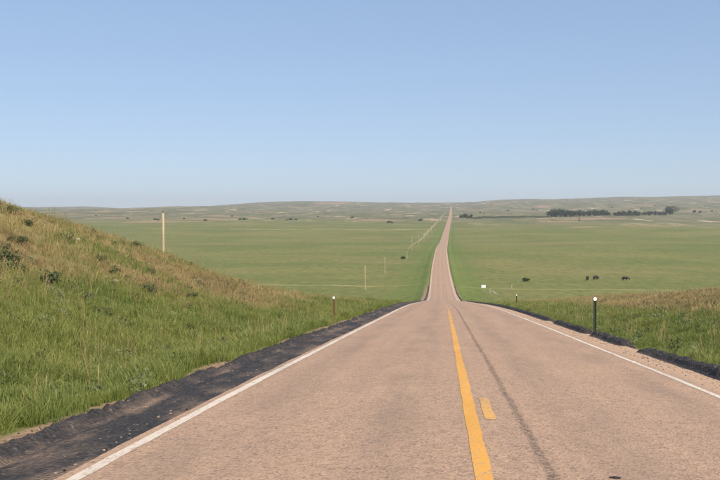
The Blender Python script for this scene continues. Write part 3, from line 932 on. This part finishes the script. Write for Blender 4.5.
tree_at(525.5, 281.5, 277.5, "dark bush in the pasture beside the dirt track", None, JUN, name="bush")
tree_at(403, 259, 255.5, "dark bush at the foot of the stout utility pole", None, JUN, name="bush")

# long hedge running from the far road to the grove: one dark mass
a = np.array(on_ground(473, 219)); b = np.array(on_ground(549, 217.6))
g = np.random.default_rng(88)
V, Fc, sh = [], [], []
for k in range(9000):
    f = g.random(); hgt = 4.2 * (.75 + .5 * float(vnoise(f * 60, 1.0))) * (.8 + .5 * float(vnoise(f * 14, 7.0)))
    x = a[0] + (b[0]-a[0])*f + g.normal(0, 1.2); y = a[1] + (b[1]-a[1])*f + g.normal(0, 3)
    c = Vector((x, y, 0)); c.z = g.random() ** .6 * hgt
    nn = Vector((g.normal(), g.normal(), g.normal() + .3)).normalized(); s_ = nn.orthogonal().normalized(); t_ = nn.cross(s_)
    L = g.uniform(.5, 1.0); i = len(V); V += [c - s_*L*.5, c + t_*L*.35, c + s_*L*.5, c - t_*L*.35]; sh += [g.random()]*4; Fc.append((i, i+1, i+2, i+3))
V = np.array([tuple(v) for v in V]); V[:, 2] += ground_z(V[:, 0], V[:, 1])
o = mesh_np("hedge", V, Fc, M['leaf'], smooth=False); fattr(o, "shade", sh)
tag(o, "long low dark hedge running from the far road to the grove", "hedge", kind='stuff')

# brown silo by the grove
x, y, z = on_ground(579.5, 221)
root = tag(empty("silo", (x, y, z)), "small brown silo standing in the tan clearing before the grove", "silo")
bm = bmesh.new(); bm_tube(bm, [(0, 0, -.5), (0, 0, 6.0)], [1.9, 1.9], 20); bm_obj("body", bm, M['rust_roof'], root, True)
bm = bmesh.new(); bm_tube(bm, [(0, 0, 6.0), (0, 0, 7.4)], [2.05, .25], 20); bm_obj("roof", bm, M['rust_roof'], root)

# ------------------------------------------------------------------ cattle
def cow(name, loc, rz, label, graze, s=1.0, stance=0.0):
    root = empty(name, loc, rz); root.scale = (s, s, s)
    tag(root, label, "cow", "cattle in the pasture")
    hd = [(1.08, 0, 1.00), (1.30, 0, .80), (1.48, 0, .58), (1.60, 0, .38), (1.68, 0, .24)] if graze else [(1.06, 0, 1.12), (1.28, 0, 1.26), (1.44, 0, 1.34), (1.62, 0, 1.24), (1.76, 0, 1.14)]
    P, R, E = [], [], []
    def add(p, r, link_to=None):
        P.append(p); R.append(r)
        if link_to is not None: E.append((link_to, len(P) - 1))
        return len(P) - 1
    p0 = add((0, 0, .92), (.44, .47))
    p1 = add((.38, 0, .91), (.43, .47), p0)
    p2 = add((.78, 0, .95), (.36, .44), p1)
    p3 = add((-.38, 0, .94), (.42, .45), p0)
    p4 = add((-.74, 0, 1.0), (.35, .40), p3)
    p5 = add((-.95, 0, 1.06), (.20, .24), p4)
    q = p2
    for p, r in zip(hd, (.32, .25, .18, .145, .11)): q = add(p, (r, r), q)
    for sy in (-1, 1):
        st = stance * sy
        k = add((.66, sy*.22, .55), (.16, .17), p2); k = add((.68 + st*.5, sy*.22, .32), (.095, .095), k); k = add((.67 + st, sy*.20, .14), (.055, .055), k); add((.70 + st, sy*.20, .03), (.07, .07), k)
        k = add((-.66, sy*.23, .60), (.19, .22), p4); k = add((-.80 - st*.5, sy*.23, .36), (.09, .10), k); k = add((-.74 - st, sy*.21, .15), (.055, .055), k); add((-.70 - st, sy*.21, .03), (.07, .07), k)
    k = add((-1.10, 0, 1.10), (.035, .035), p5); k = add((-1.17, 0, .80), (.025, .025), k); add((-1.17, 0, .48), (.05, .05), k)
    me = bpy.data.meshes.new("body"); me.from_pydata(P, E, []); me.update()
    me.materials.append(M['hide'])
    o = link(bpy.data.objects.new("body", me), root)
    sk = o.modifiers.new("skin", 'SKIN'); sk.use_smooth_shade = True
    for i, v in enumerate(me.skin_vertices[0].data):
        v.radius = R[i]; v.use_root = (i == 0)
    ss = o.modifiers.new("sub", 'SUBSURF'); ss.levels = 2; ss.render_levels = 2
    hx, hz = hd[2][0], hd[2][2]
    for sy in (-1, 1):
        bm = bmesh.new()
        bm_tube(bm, [(hx - .10, sy*.10, hz + .14), (hx - .12, sy*.20, hz + .15), (hx - .12, sy*.32, hz + .10)], [.035, .06, .015], 8)
        bm_obj("ear", bm, M['hide'], root, True)
    return root
def cow_at(px, py, rz, label, graze, s, st):
    x, y, z = on_ground(px, py)
    cow("cow", (x, y, z - .08), rz, label, graze, s, st)
    return y
cow_at(587.5, 280.2, math.radians(70), "black cow seen end on with raised head beside another cow", False, 1.05, .03)
cow_at(595.5, 279.6, math.radians(35), "black cow grazing beside the cow with raised head", True, 1.1, .07)
cow_at(625, 280.4, math.radians(8), "black cow standing apart broadside in the pasture with lowered head", True, 1.1, .10)

# ------------------------------------------------------------------ haze
zmin, zmax = float(ZZ.min()) - 1.5, float(ZZ.max()) + 25
bm = bmesh.new(); bm_box(bm, 0, 4500, (zmin+zmax)/2, 20000, 10400, zmax - zmin)
t = NT("air")
v = t.n("ShaderNodeVolumePrincipled")
v.inputs["Color"].default_value = (.93, .96, 1.0, 1)
v.inputs["Density"].default_value = 8.0e-5
v.inputs["Anisotropy"].default_value = 0.2
t.l(v.outputs[0], t.out.inputs["Volume"])
o = bm_obj("haze", bm, t.m)
tag(o, "thin pale blue summer haze over the valley", "haze", kind='stuff')
